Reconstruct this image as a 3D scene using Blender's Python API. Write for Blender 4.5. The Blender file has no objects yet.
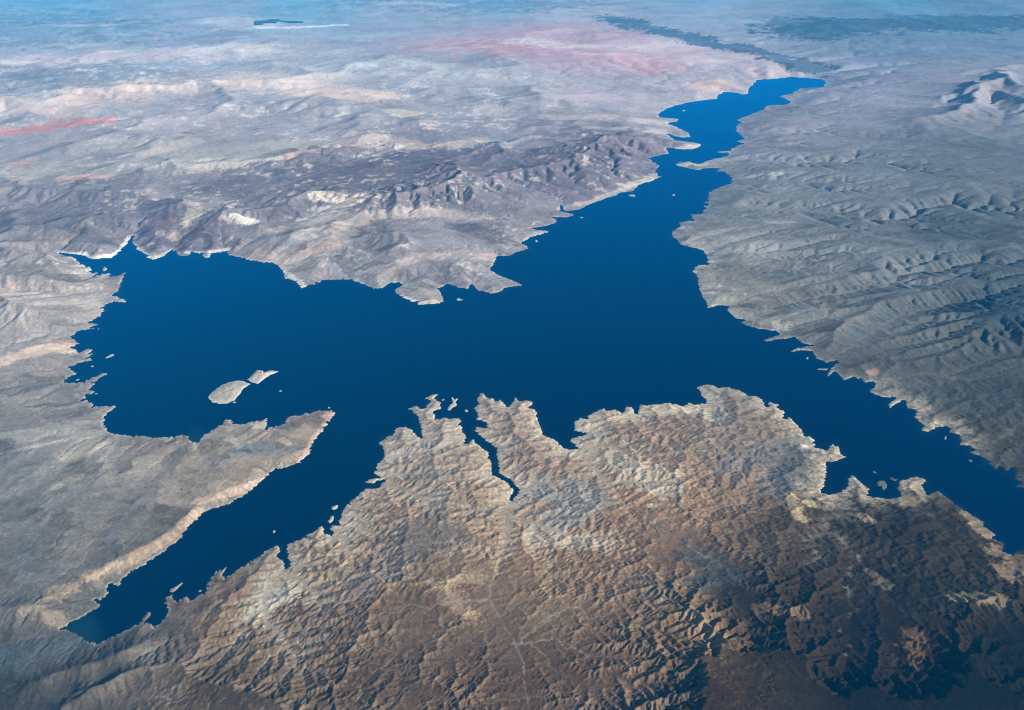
import bpy, math, random
import numpy as np

HAZE_COL = (.008, .43, 1.0, 1)
HAZE_ABS = (0, 0, 0, 1)
HAZE_DENS = .40e-5
HAZE_G = -.15
SUN_EL, SUN_AZ, SUN_E = 25, 116, 5.0
SKY_E = .08
EXPO = .9
VOL_B = 0

# ---------------------------------------------------------------- camera geometry (metres)
W, H = 1024, 710
FOC = 887.0                      # focal length in picture widths of 1024
PITCH = math.radians(27.0)
CAM_H = 11000.0
CP, SP = math.cos(PITCH), math.sin(PITCH)


def ground(px, py):
    """where the sight line through a traced picture point meets lake level"""
    px = np.asarray(px, float); py = np.asarray(py, float)
    a = px - W / 2; b = H / 2 - py
    dy = FOC * CP + b * SP
    dz = -FOC * SP + b * CP
    t = CAM_H / -dz
    return a * t, dy * t


def to_uv(px, py):
    x, y = ground(px, py)
    return np.log(np.hypot(x, y) / CAM_H), np.arctan2(x, y)


def uv_to_xy(u, v):
    r = CAM_H * np.exp(u)
    return r * np.sin(v), r * np.cos(v)


def to_px(x, y):
    zc = y * CP + CAM_H * SP
    yc = y * SP - CAM_H * CP
    return W / 2 + FOC * x / zc, H / 2 - FOC * yc / zc


# ---------------------------------------------------------------- noise
def _hash(ix, iy, seed):
    h = (ix.astype(np.int64) * 374761393 + iy.astype(np.int64) * 668265263 + seed * 1442695041) & 0xFFFFFFFF
    h = ((h ^ (h >> 13)) * 1274126177) & 0xFFFFFFFF
    return ((h ^ (h >> 16)) & 0xFFFFFF).astype(np.float32) / np.float32(0xFFFFFF)


def gnoise(x, y, seed=0):
    """gradient noise, about -0.7..0.7"""
    ix = np.floor(x); iy = np.floor(y)
    fx = (x - ix).astype(np.float32); fy = (y - iy).astype(np.float32)
    ix = ix.astype(np.int64); iy = iy.astype(np.int64)
    def corner(ax, ay):
        a = _hash(ix + ax, iy + ay, seed) * np.float32(2 * math.pi)
        return np.cos(a) * (fx - ax) + np.sin(a) * (fy - ay)
    sx = fx * fx * fx * (fx * (fx * 6 - 15) + 10); sy = fy * fy * fy * (fy * (fy * 6 - 15) + 10)
    a = corner(0, 0) * (1 - sx) + corner(1, 0) * sx
    b = corner(0, 1) * (1 - sx) + corner(1, 1) * sx
    return a * (1 - sy) + b * sy


def fbm(x, y, octaves=4, seed=0, gain=0.5):
    s = 0; a = 1.0; t = 0
    for k in range(octaves):
        s = s + a * gnoise(x * 2 ** k + 17.3 * k, y * 2 ** k - 9.1 * k, seed + k); t += a; a *= gain
    return s / t * 1.5


def smooth(e0, e1, x):
    t = np.clip((x - e0) / (e1 - e0), 0, 1)
    return t * t * (3 - 2 * t)


# ---------------------------------------------------------------- shoreline traced from the photograph
LAKE = """820,79.5 794,77.2 775.6,78.8 760,80.3 755.6,83.4 752.2,88 749,93.6 744.4,95.2 735,93 725.6,92.3 721,95.2 720,99
700.6,101 678.8,105.3 669.4,108.4 660,114.7 663,117 680.3,118.6 679.5,121.7 669.4,123.3 678.8,127 691.5,133.2 694,138.2
677.5,137.6 668,134 677.5,140.2 691.5,141.9 702.5,143.4 703.3,145.8 694.7,149.7 682.2,149.7 668,148.1 669.7,153.6
652.5,157.5 651,159 658.8,164.5 662.7,165.3 657.2,170.8 661,177 652.5,181.7 644.7,182.5 640,184.7 633,191.7 620.6,192.5
617.5,195.3 605,198.8 589.4,205 580,209.7 564.4,211.3 561,205 560,211 576.9,215.2 567.5,217.2 554.2,217.5 558,222.2
547.2,226.1 530,228.4 551,231.6 542.5,234.2 531.6,237 522.2,242.5 530,248.8 517.5,251.9 511.3,255.8 497.2,256.6
494.8,262.8 490.2,269.8 498.8,275.3 516,281.6 524,285.6 504.4,288 502.8,291 491.9,293.8 477.8,290.3 472.3,284.8
467.7,288.8 457.5,287.5 448,284 438.8,288.8 443.4,297.3 445,302 432.5,304.4 416.9,305.2 418.4,301.3 410.6,301.6
395,293.4 394.2,289.5 401.3,285.6 399.7,282.5 390.3,283.3 380.9,288.8 373,288.8 367,286 350,279.7 324.4,280.2 315,284
301,288 296.3,281.7 282.2,277 283.8,273 282.2,269.2 272.8,263 263.4,262.5 247.8,259.8 235.3,256.3 227.5,254.7
227.5,251.3 210.3,253.6 209.5,257.5 202.5,257.5 201,253.6 191.4,252 189,256 179.7,256 171.9,249.7 165.6,256 153,259.8
148.4,259 146.9,255.2 135.9,249.7 134.4,245 131.3,243.4 134.4,235.6 132,235.6 128,242.7 118.8,252.8 112.5,257.5
101.6,258.3 91.4,259.8 83.6,255.2 65.6,253.6 56.3,252 62.5,254.7 73.4,256.7 81.3,263.8 87.5,266.9 91.4,268.4 91.4,273
98.4,272.3 94.5,276.3 109.4,272.3 111,276.3 125,273.1 125.8,274.7 121,285.6 118.8,291.9 112.5,295.8 126.6,300.5
126.6,302.3 111,302.3 101.6,307.5 105.5,309.8 100,316.9 87.5,323.1 100,324.4 89,327 98.4,328.6 82.8,330 79.7,330.8
70.3,337 75.8,340 78.9,343.3 70.3,348 78.9,351 76.6,354.2 89,348 93,349.5 89,353.4 96.1,352.7 88.3,357.3 93.8,360.5
82.8,362 68.8,367.5 77.3,373 70.3,376.9 65.6,382.3 78.1,383 87.5,380 101.6,373 109.4,373.4 101.6,376.9 95.3,383
90.6,388.6 96.9,393.3 89,394.8 84.4,400.3 92.2,402.7 95.3,406.6 106.3,405.8 109.4,406.9 118.8,403.8 112.5,409.7
105.5,415.9 103.9,423.8 108.6,431.6 120.3,435 143.8,436.3 162.5,437.8 171.9,437 182.8,434.7 189,436.3 189.8,440 194,443
200,438.5 204.7,434.2 220.3,424.8 225.8,419.4 231.3,420.2 233.6,424 245.3,424 251.6,421.7 266.4,418.6 267.8,423
266.4,428.8 286,422.5 285.2,417.8 289,415.5 300,415.5 306.3,411.6 309.4,414 314,410.8 320.3,410 335.9,411.3 332.8,418.6
322.7,430.3 315.6,438 309.4,453 300,462.3 284.4,467.8 275,469.4 262.7,480 247.8,493.3 229,504.2 204,512 190,525.3
182,538 168.8,547.8 159.4,554.8 150,560.3 143.8,565 131.3,572 121.9,579 121,585.3 116.4,587.7 113.3,583 106.3,586
108.6,593 104.7,598.6 95.3,600.2 100.8,606.4 92.2,611 78,619.7 64,626.7 60,629 70.3,631 78,634 84.4,640 96.9,644
104.7,640 118.8,633.8 131.3,626.7 139.8,622.8 146.9,612.7 151.6,611.9 150.8,616.6 145.3,622.8 152.3,624.4 154.7,627.5
165.6,616.6 168,610.3 164.8,601 164,598.6 171.9,593.9 173.4,599.4 178,601 187.5,595.5 189.8,601.7 200,594.7 206.3,593
206.4,587.8 208.8,580 215.8,572.2 226.7,567.5 222,575.3 226,576.9 236.9,569.8 255.6,558 268,548.8 279,544 280.6,547.2
281.4,551.9 277.5,556.6 283.8,559.7 286.9,567.5 288.4,561.3 285.3,555 286,544 299.4,539.4 313.4,530 321.3,525.3
325.2,528.4 326,532.3 331.4,534.7 329,528.4 330.6,525.3 326,521.4 333.8,512.8 336,513.6 335.3,520.6 333,523 337.7,526
337.7,520.6 340.8,511.3 348.6,501.9 364,488.5 378.5,487 379,484 384,480.5 378.8,481.2 372.5,484.4 362.5,482.8
371,478 378.8,476.9 371.7,473.8 374,469 375.6,465.2 383.4,456.6 381.9,447.2 377.2,443.3 385,437 392.8,433 394.4,427.7
406.9,426 413,429.2 417.8,434.7 420.2,437 419.4,426.9 416.3,416.7 410,410.5 405.3,409.4 416.3,405 422.5,408.9 425.6,405
430.3,401 423.3,398.4 431.9,393.8 441.3,393.8 435,398 442,401.9 442.8,408.9 435,411.3 437.3,418.3 444.4,416.7
450.6,417.5 460.8,417.5 463.4,421.4 460.3,424.5 465,426.9 463.4,431.6 468,435.5 466.6,442.5 472.8,437.8 477.5,442.5
485.3,448.8 490,451.9 490,458 493.9,464.4 493.9,474.5 499.4,477 508.8,482.3 515,489.4 515.2,492 510.3,499.1 511.5,499.5
517.2,492.5 517.2,488.5 509.5,480.5 503,477 497.8,473.8 496.3,462.8 494.7,451.9 495.5,448 485.3,441.7 482.2,438.6
472.8,430.8 475.2,426 485.3,426.9 485.3,423 475.2,419.8 476,412.8 472,408 477.5,403.4 475.2,398 478.3,395.6 477.5,393.3
484.5,392.2 486.9,397.2 493.9,397.2 496.3,401 500.9,398 507.2,405.8 510.3,403.4 515,396.4 520.5,400.3 525.9,399.5
534.5,401.9 534.5,404.2 530.6,408 536.9,408.9 538.4,417.5 543,428.4 544.7,434.7 555.6,438.6 564.2,447.2 569.7,448.8
576,447.4 568,441 569.7,437.8 583.8,433.9 572.8,430.8 572.8,421.4 577.5,419 577.5,416 586,418.3 585.8,416 593.6,411.4
605.3,406.7 606.9,410.6 614.7,408.3 622.5,412.2 624.8,405.2 633.4,406.7 636.6,413 638.9,402.8 644.4,404.4 656.9,403.6
669.4,402 683.4,406 688,401.3 694.4,403.6 704.5,402.8 705.3,399.7 699.8,395.8 699,391 695.2,386.9 703.8,384.4 713.4,384.8
718,387.2 727.5,386.4 738.4,389.5 750.2,395 757.2,395.8 763.4,398.9 766.6,406 768,400.5 780.6,404.4 779,407.5 786,411.4
785.3,418.4 789.2,415.3 796.3,422.3 804,430.2 805.6,435.6 810.3,434.8 816.6,441 816.6,446.6 821.3,448 826,449.7
830.6,442.7 840,446.6 843,454.4 849.4,457.3 836.9,462.4 827.5,463.3 828.3,473.4 825.2,487.5 822,492 830,494 840,490.6
846.3,486 846.3,478 852.5,474.2 861.9,481.3 871.3,489 869.7,495.3 879,497 890,498 899.4,495.5 896,488 897.8,480.5
905.6,478 915,475 929,479.7 924.4,486 927.5,493.8 937.4,489 942,492.2 957.8,504.7 970.3,512.5 985.9,521.9 985.9,526.6
998.4,535.2 993.7,539 1005.4,542.2 1004.6,551.6 1011,553 1024,547.7 1060,560 1110,590 1160,640 1210,640 1180,590
1120,530 1070,505 1030,490 1011.7,486.7 1020,482 1012.4,478.9 1014,468.8 1006.2,473.4 1001.5,468 996.8,471 989,464.8
979.6,466.4 987.4,461 978,456.3 966.3,452.3 972,449.5 970,446.3 958.4,446.3 956.9,435.3 947.5,432.2 947.5,427.5
939.7,428.3 927.2,434.5 920.9,435.3 925.6,432.2 917.8,430.6 922.5,426 912.3,416.6 914.7,410.3 905.3,408.8 903.8,401
888,410.3 886.6,403.3 894.4,397.8 883.4,397.8 872.5,393.9 866.3,391.3 874,386.9 873.3,381.4 863.9,383.8 861.6,379.8
853.8,377.5 843.6,381.4 838,374.4 835,372 826.4,378.3 827.2,372 837.5,361 826.6,362.7 815.6,358 812.5,351.7 803,350.2
790.6,352.5 789,351 796.9,348 812.5,345.5 801.6,343 795.3,337.7 779.7,339.2 767.2,341.6 762.5,340 779.7,334.5
776.6,331.4 759.4,329 752.8,327.8 740.3,323 745,320 735.6,318.4 731,314.5 727.8,310.6 727.8,306 718.4,305.2 706.7,308.8
706.7,302.8 702,296.6 698,285.6 697.3,277.8 691.9,270.8 696.6,265.3 708.3,264.5 706.7,258.3 702,249.7 693.4,248
679.4,244.2 671.6,235.6 671.6,231 680.6,226 677.5,222.3 691.6,220 690,214.5 702.5,213.8 702.5,206.7 705.6,199.7
707.2,192 718,187.2 727.5,184 730.6,177.8 722.8,171.6 713.4,172.3 718,168.4 708,168.6 696.3,170.8 686.9,168.4
672.8,165.3 677.5,162.2 688.4,160.6 697.8,163.8 707.2,159.8 724.4,156 727.5,152.8 712,152.8 715,151.3 729,150.5 730,148
741.6,143.4 733.8,141 743,138.8 733.8,131 733.8,125.5 740,121.6 733.4,120 747.5,114.7 763,108.4 764.7,105.3 785,104.5
789.7,101.4 777,96 789.7,93.6 799,88 819.4,87.3 822,85.8 824.5,83 822.5,80.6"""
LAKE = np.array([[float(q) for q in p.split(',')] for p in LAKE.split()])
LU, LV = to_uv(LAKE[:, 0], LAKE[:, 1])


def inside_lake(ug, vg):
    """even-odd fill on the grid ug x vg (rows u, columns v)"""
    n, m = len(ug), len(vg)
    tog = np.zeros((n + 1, m), np.uint8)
    for i in range(len(LU)):
        u0, v0 = LU[i], LV[i]; j = (i + 1) % len(LU); u1, v1 = LU[j], LV[j]
        if v0 > v1: u0, v0, u1, v1 = u1, v1, u0, v0
        a = np.searchsorted(vg, v0, 'left'); b = np.searchsorted(vg, v1, 'left')
        if b <= a: continue
        c = np.arange(a, b)
        uc = u0 + (u1 - u0) * (vg[c] - v0) / (v1 - v0)
        k = np.searchsorted(ug, uc, 'left')
        tog[k, c] ^= 1
    return np.bitwise_xor.accumulate(tog, axis=0)[:n].astype(bool)


def lake_sdf(ug, vg, band=0.03):
    """signed distance to the shore in radians of the log-polar map: positive on land"""
    d = np.full((len(ug), len(vg)), band, np.float32)
    for i in range(len(LU)):
        j = (i + 1) % len(LU)
        u0, v0, u1, v1 = LU[i], LV[i], LU[j], LV[j]
        a0 = np.searchsorted(ug, min(u0, u1) - band); a1 = np.searchsorted(ug, max(u0, u1) + band)
        b0 = np.searchsorted(vg, min(v0, v1) - band); b1 = np.searchsorted(vg, max(v0, v1) + band)
        if a1 <= a0 or b1 <= b0: continue
        uu = ug[a0:a1, None]; vv = vg[None, b0:b1]
        du, dv = u1 - u0, v1 - v0
        t = np.clip(((uu - u0) * du + (vv - v0) * dv) / max(du * du + dv * dv, 1e-12), 0, 1)
        dd = np.sqrt((uu - u0 - t * du) ** 2 + (vv - v0 - t * dv) ** 2).astype(np.float32)
        np.minimum(d[a0:a1, b0:b1], dd, out=d[a0:a1, b0:b1])
    d[inside_lake(ug, vg)] *= -1
    return d


def line_along(pts, U, V):
    """distance to a traced line and how far along it (0..1) the nearest point lies"""
    pu, pv = to_uv([p[0] for p in pts], [p[1] for p in pts])
    d = np.full(U.shape, 9.0, np.float32); T = np.zeros(U.shape, np.float32); n = len(pts) - 1
    for i in range(n):
        du, dv = pu[i + 1] - pu[i], pv[i + 1] - pv[i]
        t = np.clip(((U - pu[i]) * du + (V - pv[i]) * dv) / (du * du + dv * dv), 0, 1)
        e = np.sqrt((U - pu[i] - t * du) ** 2 + (V - pv[i] - t * dv) ** 2)
        w = e < d
        d[w] = e[w]; T[w] = (i + t[w]) / n
    return d, T


def line_dist(pts, U, V):
    pu, pv = to_uv([p[0] for p in pts], [p[1] for p in pts])
    d = np.full(np.broadcast(U, V).shape, 9.0, np.float32)
    for i in range(max(len(pts) - 1, 1)):
        j = min(i + 1, len(pts) - 1)
        du, dv = pu[j] - pu[i], pv[j] - pv[i]
        t = np.clip(((U - pu[i]) * du + (V - pv[i]) * dv) / max(du * du + dv * dv, 1e-12), 0, 1)
        d = np.minimum(d, np.sqrt((U - pu[i] - t * du) ** 2 + (V - pv[i] - t * dv) ** 2))
    return d


# ---------------------------------------------------------------- large shapes of the land
# (points in the photograph, height m, half width in radians of the log-polar map)
RIDGES = [
    ([(600, 520), (700, 430)], 70, .07), ([(330, 640), (440, 490)], 50, .06),
    ([(640, 640), (600, 720)], 80, .08), ([(690, 600), (715, 680), (700, 730)], 150, .035),
    ([(772, 590), (768, 640), (765, 720)], 270, .035), ([(812, 600), (822, 660)], 300, .03),
    ([(907, 620), (905, 720)], 240, .035), ([(850, 530), (930, 560), (1040, 590)], 200, .035),
    ([(860, 650), (880, 700)], 220, .035), ([(960, 610), (1010, 600)], 300, .025),
    ([(975, 660), (1060, 700)], 380, .06), ([(1040, 610), (1100, 640)], 300, .05),
    ([(822, 470), (806, 510), (790, 560)], 130, .018), ([(905, 480), (890, 505)], 70, .012),
    ([(960, 520), (1000, 560)], 110, .02), ([(730, 560), (760, 600)], 160, .03),
    ([(30, 606), (60, 600), (112, 570), (160, 543), (200, 514)], 62, .014), ([(200, 514), (300, 460)], 50, .02),
    ([(-10, 615), (50, 622)], 120, .02), ([(40, 690), (130, 655)], 120, .02), ([(60, 720), (150, 680)], 120, .02),
    ([(100, 700), (200, 660)], 100, .02),
    ([(-60, 262), (70, 262)], 420, .03), ([(-60, 300), (25, 315)], 420, .03), ([(-60, 285), (50, 285)], 320, .025),
    ([(-30, 380), (60, 345)], 70, .02),
    ([(380, 205), (470, 190), (560, 172), (625, 152)], 430, .045), ([(580, 160), (630, 145)], 300, .04),
    ([(150, 235), (185, 205)], 130, .03), ([(210, 230), (330, 195)], 140, .04), ([(60, 235), (110, 225)], 130, .03),
    ([(400, 270), (500, 268)], 60, .02), ([(330, 262), (400, 240)], 50, .02),
    ([(0, 195), (120, 200)], 260, .05), ([(60, 88), (110, 80)], 500, .08), ([(-20, 122), (40, 116), (110, 120)], 320, .03),
    ([(130, 102), (200, 92), (290, 87)], 300, .03), ([(300, 98), (370, 102)], 200, .03), ([(180, 175), (330, 160)], 160, .04),
    ([(300, 165), (420, 150), (480, 148)], 160, .03), ([(440, 80), (560, 72)], 250, .06), ([(490, 55), (600, 62), (700, 70)], 260, .05),
    ([(520, 30), (600, 38)], 200, .06), ([(615, 24), (700, 46), (795, 72)], 110, .02), ([(812, 35), (900, 28), (1060, 18)], 300, .05),
    ([(820, 48), (900, 48)], 200, .04), ([(-40, 40), (120, 36)], 300, .08), ([(330, 10), (560, 18)], 300, .08),
    ([(910, 131), (960, 117), (1040, 125)], 600, .022), ([(948, 109), (965, 97), (975, 105), (1040, 121)], 1500, .014),
    ([(958, 121), (990, 103)], 1000, .011), ([(990, 95), (1003, 87), (1016, 95)], 1500, .014), ([(985, 81), (1060, 71)], 600, .02), ([(1016, 99), (1060, 109)], 800, .015),
    ([(676, 164), (740, 158)], 45, .006), ([(672, 145), (700, 146)], 45, .005),
    ([(880, 262), (1040, 236)], 40, .03), ([(960, 340), (1060, 300)], 60, .05), ([(930, 190), (1040, 170)], 60, .05),
]
WASHES = [   # main dry washes: (points, depth m, half width)
    ([(511, 499), (512, 520), (505, 545), (497, 575), (491, 605), (505, 630), (515, 650), (530, 720)], 170, .011),
    ([(516, 648), (545, 625), (560, 617)], 60, .008), ([(516, 648), (555, 640), (590, 660)], 60, .008),
    ([(512, 520), (550, 530), (580, 540), (620, 535)], 70, .009), ([(505, 560), (450, 545), (400, 560), (370, 555)], 60, .008),
    ([(576, 447), (600, 475), (640, 520), (690, 550), (730, 575)], 90, .009),
    ([(287, 567), (270, 590), (262, 600), (268, 625), (300, 660)], 70, .008), ([(232, 600), (205, 625)], 80, .006),
    ([(384, 480), (420, 500), (440, 520)], 40, .008), ([(750, 600), (748, 650), (752, 720)], 200, .02),
    ([(893, 610), (893, 720)], 200, .018), ([(830, 495), (850, 560), (850, 640)], 90, .02),
    ([(189, 440), (150, 470), (110, 520), (90, 560)], 25, .008), ([(0, 645), (60, 629)], 60, .03),
    ([(940, 470), (1040, 420)], 40, .006), ([(830, 360), (900, 320), (1040, 290)], 40, .008),
]


def macro(U, V, sdf_m, PX, PY):
    """smooth land height before erosion; sdf_m = metres from the lake along the ground"""
    near = smooth(345, 420, PY + 0 * PX) * smooth(300, 380, PX + (PY - 480) * .9)     # the promontory in front
    east = smooth(0, 60, PX - (640 + (PY - 200) * 1.15)) * (1 - near)
    hN, lN = 55.0, 2500.0
    X, Y = uv_to_xy(U, V)
    h = (75 * (1 - np.exp(-sdf_m / 6000)) + sdf_m * .0016 + 22 * (1 - np.exp(-sdf_m / 400))) * (1 - near) * (1 - east)
    h = h + near * (60 * (1 - np.exp(-sdf_m / 200)) + hN * (1 - np.exp(-sdf_m / lN)) + .007 * sdf_m)
    tilt = X * .906 + Y * .42 - 16000 - np.maximum(Y - 25000, 0) * .55        # the fan on the right falls to the west-south-west
    h = h + east * (30 * (1 - np.exp(-sdf_m / 400)) + .008 * sdf_m / (1 + sdf_m / 20000) + .026 * np.clip(tilt, 0, 20000) / (1 + np.clip(tilt, 0, None) / 25000))
    wu = fbm(U * 9, V * 9, 3, 5) * .03; wv = fbm(U * 9 + 40, V * 9, 3, 6) * .03
    rg = 1 - np.abs(fbm(U * 22, V * 22, 3, 11)) * 1.5 + .8 * (.35 - np.abs(fbm(U * 65, V * 65, 3, 13)))
    for pts, hh, w in RIDGES:
        k = min(1.0, w / .03)
        d = line_dist(pts, U + wu * k, V + wv * k)
        h = h + hh * np.exp(-(d / w) ** 1.4) * (.45 + .65 * rg)
    hill = smooth(-.05, .35, fbm(U * 9 + 3, V * 9 + 8, 3, 47)) * smooth(300, 240, PY) * (1 - east) * (1 - near) * smooth(0, 3500, sdf_m) * smooth(95000, 50000, Y)
    h = h + hill * (np.exp(U) * 85 + 40) * np.clip(1.1 - 2.2 * np.abs(fbm(U * 28, V * 28, 4, 48)), 0, 1.2)
    for pts, dd, w in WASHES:
        d = line_dist(pts, U + wu * .25, V + wv * .25)
        k = .95 if dd > 165 and pts[0][1] < 520 else .7
        h = h - np.minimum(dd * .8 if k < .9 else 400, k * h) * np.exp(-(d / (.8 * w)) ** 2)
    h = h + fbm(U * 14, V * 14, 5, 3) * np.minimum(16 + 34 * smooth(300, 200, PY) + 55 * near, .3 * h + 2) + near * np.minimum(60, .3 * h) * fbm(U * 42, V * 42, 3, 17)
    al, ac = (X * .906 + Y * .42), (Y * .906 - X * .42)
    wob = 500 * fbm(al / 5000, ac / 5000, 2, 43)
    h = h + east * np.minimum(9, .15 * h) * (fbm(al / 3600, (ac + wob) / 620, 2, 41) + .8 * fbm(al / 2200, (ac + wob) / 330, 2, 42)) * smooth(40000, 22000, Y)
    return h, near, east


# ---------------------------------------------------------------- running water: stream-power erosion on the log-polar grid
NB = [(-1, -1), (-1, 0), (-1, 1), (0, -1), (0, 1), (1, -1), (1, 0), (1, 1)]


def receivers(h, lake):
    n, m = h.shape
    P = np.pad(h, 1, constant_values=1e9)
    best = np.zeros((n, m), np.float32); rec = np.arange(n * m).reshape(n, m).copy()
    base = rec.copy(); dist = np.ones((n, m), np.float32)
    for a, b in NB:
        L = 1.41421 if a and b else 1.0
        s = (h - P[1 + a:n + 1 + a, 1 + b:m + 1 + b]) / L
        w = s > best
        best[w] = s[w]; rec[w] = base[w] + a * m + b; dist[w] = L
    rec[lake] = base[lake]
    return rec.ravel(), dist.ravel()


def levels(rec):
    N = len(rec); idx = np.arange(N)
    isroot = rec == idx
    kids = idx[~isroot]
    order = kids[np.argsort(rec[kids], kind='stable')]
    cnt = np.bincount(rec[kids], minlength=N); start = np.concatenate(([0], np.cumsum(cnt)))[:-1]
    fr = idx[isroot]; out = []
    fr = fr[cnt[fr] > 0]
    while len(fr):
        c = cnt[fr]; tot = int(c.sum())
        off = np.repeat(start[fr] - np.concatenate(([0], np.cumsum(c)))[:-1], c) + np.arange(tot)
        nxt = order[off]
        out.append(nxt)
        fr = nxt[cnt[nxt] > 0]
    return out


def drain_area(rec, lev, cell):
    A = cell.copy()
    for l in reversed(lev):
        np.add.at(A, rec[l], A[l])
    return A


def flood(h, lake):
    import heapq
    n, m = h.shape
    H = h.ravel().tolist(); done = lake.ravel().copy().tolist()
    par = list(range(n * m))
    q = [(H[i], i) for i in np.flatnonzero(lake.ravel()).tolist()]
    heapq.heapify(q); pop = heapq.heappop; push = heapq.heappush
    while q:
        z, i = pop(q); r, c = divmod(i, m)
        for a, b in NB:
            rr = r + a; cc = c + b
            if 0 <= rr < n and 0 <= cc < m:
                j = rr * m + cc
                if not done[j]:
                    done[j] = True
                    par[j] = i
                    push(q, (H[j] if H[j] > z else z, j))
    # breach: cut every path down to the water instead of filling the hollows
    rec = np.array(par); hf = np.array(H)
    for l in reversed(levels(rec)):
        np.minimum.at(hf, rec[l], hf[l] - .02)
    L = lake.ravel(); hf[L] = h.ravel()[L]
    return hf.astype(np.float32).reshape(n, m)


def erode(h, lake, s, Kf, steps, D, up):
    """s: cell size in m per row; Kf: erodibility per cell"""
    n, m = h.shape
    cell = np.repeat((s * s)[:, None], m, 1).ravel().astype(np.float64)
    sl = np.repeat(s[:, None], m, 1).ravel()
    Kr = Kf.ravel()
    A = None
    for it in range(steps):
        h = np.where(lake, h, h + up).astype(np.float32)
        rec, dist = receivers(h, lake)
        lev = levels(rec)
        A = drain_area(rec, lev, cell)
        F = Kr * A ** .45 / (dist * sl)
        hf = h.ravel()
        for l in lev:
            f = F[l]
            hf[l] = (hf[l] + f * hf[rec[l]]) / (1 + f)
        h = hf.reshape(n, m)
        P = np.pad(h, 1, mode='edge')
        lap = P[:-2, 1:-1] + P[2:, 1:-1] + P[1:-1, :-2] + P[1:-1, 2:] - 4 * h
        h = np.where(lake, h, h + D * lap).astype(np.float32)
    # streaks of like soil along the flow paths: each cell takes after the one it drains to
    rnd = np.random.default_rng(5).standard_normal(n * m).astype(np.float32)
    c = rnd.copy()
    for l in lev:
        c[l] = .98 * c[rec[l]] + .20 * rnd[l]
    return h, A.reshape(n, m), c.reshape(n, m)


def resample(a, src_u, src_v, dst_u, dst_v):
    """separable Catmull-Rom resampling from one uniform grid to any tensor grid"""
    def ax(arr, src, dst):
        f = (dst - src[0]) / (src[1] - src[0]); f = np.clip(f, 0, len(src) - 1.001)
        i = np.floor(f).astype(int); t = (f - i).astype(np.float32)
        w = [(-t + 2 * t ** 2 - t ** 3) / 2, (2 - 5 * t ** 2 + 3 * t ** 3) / 2, (t + 4 * t ** 2 - 3 * t ** 3) / 2, (t ** 3 - t ** 2) / 2]
        out = 0
        for k in range(4):
            out = out + w[k][:, None] * arr[np.clip(i + k - 1, 0, len(src) - 1)]
        return out
    return ax(ax(a, src_u, dst_u).T, src_v, dst_v).T


def lake_distance(lake, s):
    """metres to the lake, chamfer sweeps"""
    d = np.where(lake, 0, 1e9).astype(np.float32); n, m = d.shape
    j = np.arange(m, dtype=np.float32)
    for _ in range(3):
        for rows in (range(n), range(n - 1, -1, -1)):
            prev = None
            for i in rows:
                r = d[i]
                if prev is not None:
                    pp = np.pad(prev, 1, constant_values=1e9)
                    r = np.minimum(r, np.minimum(prev + s[i], np.minimum(pp[:-2], pp[2:]) + 1.414 * s[i]))
                r = np.minimum.accumulate(r - j * s[i]) + j * s[i]
                r = (np.minimum.accumulate(r[::-1] - j * s[i]) + j * s[i])[::-1]
                d[i] = r; prev = r
    return d


U0, U1, VMAX, UF = math.log(8300 / CAM_H), math.log(170000 / CAM_H), .78, 1.5


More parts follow.
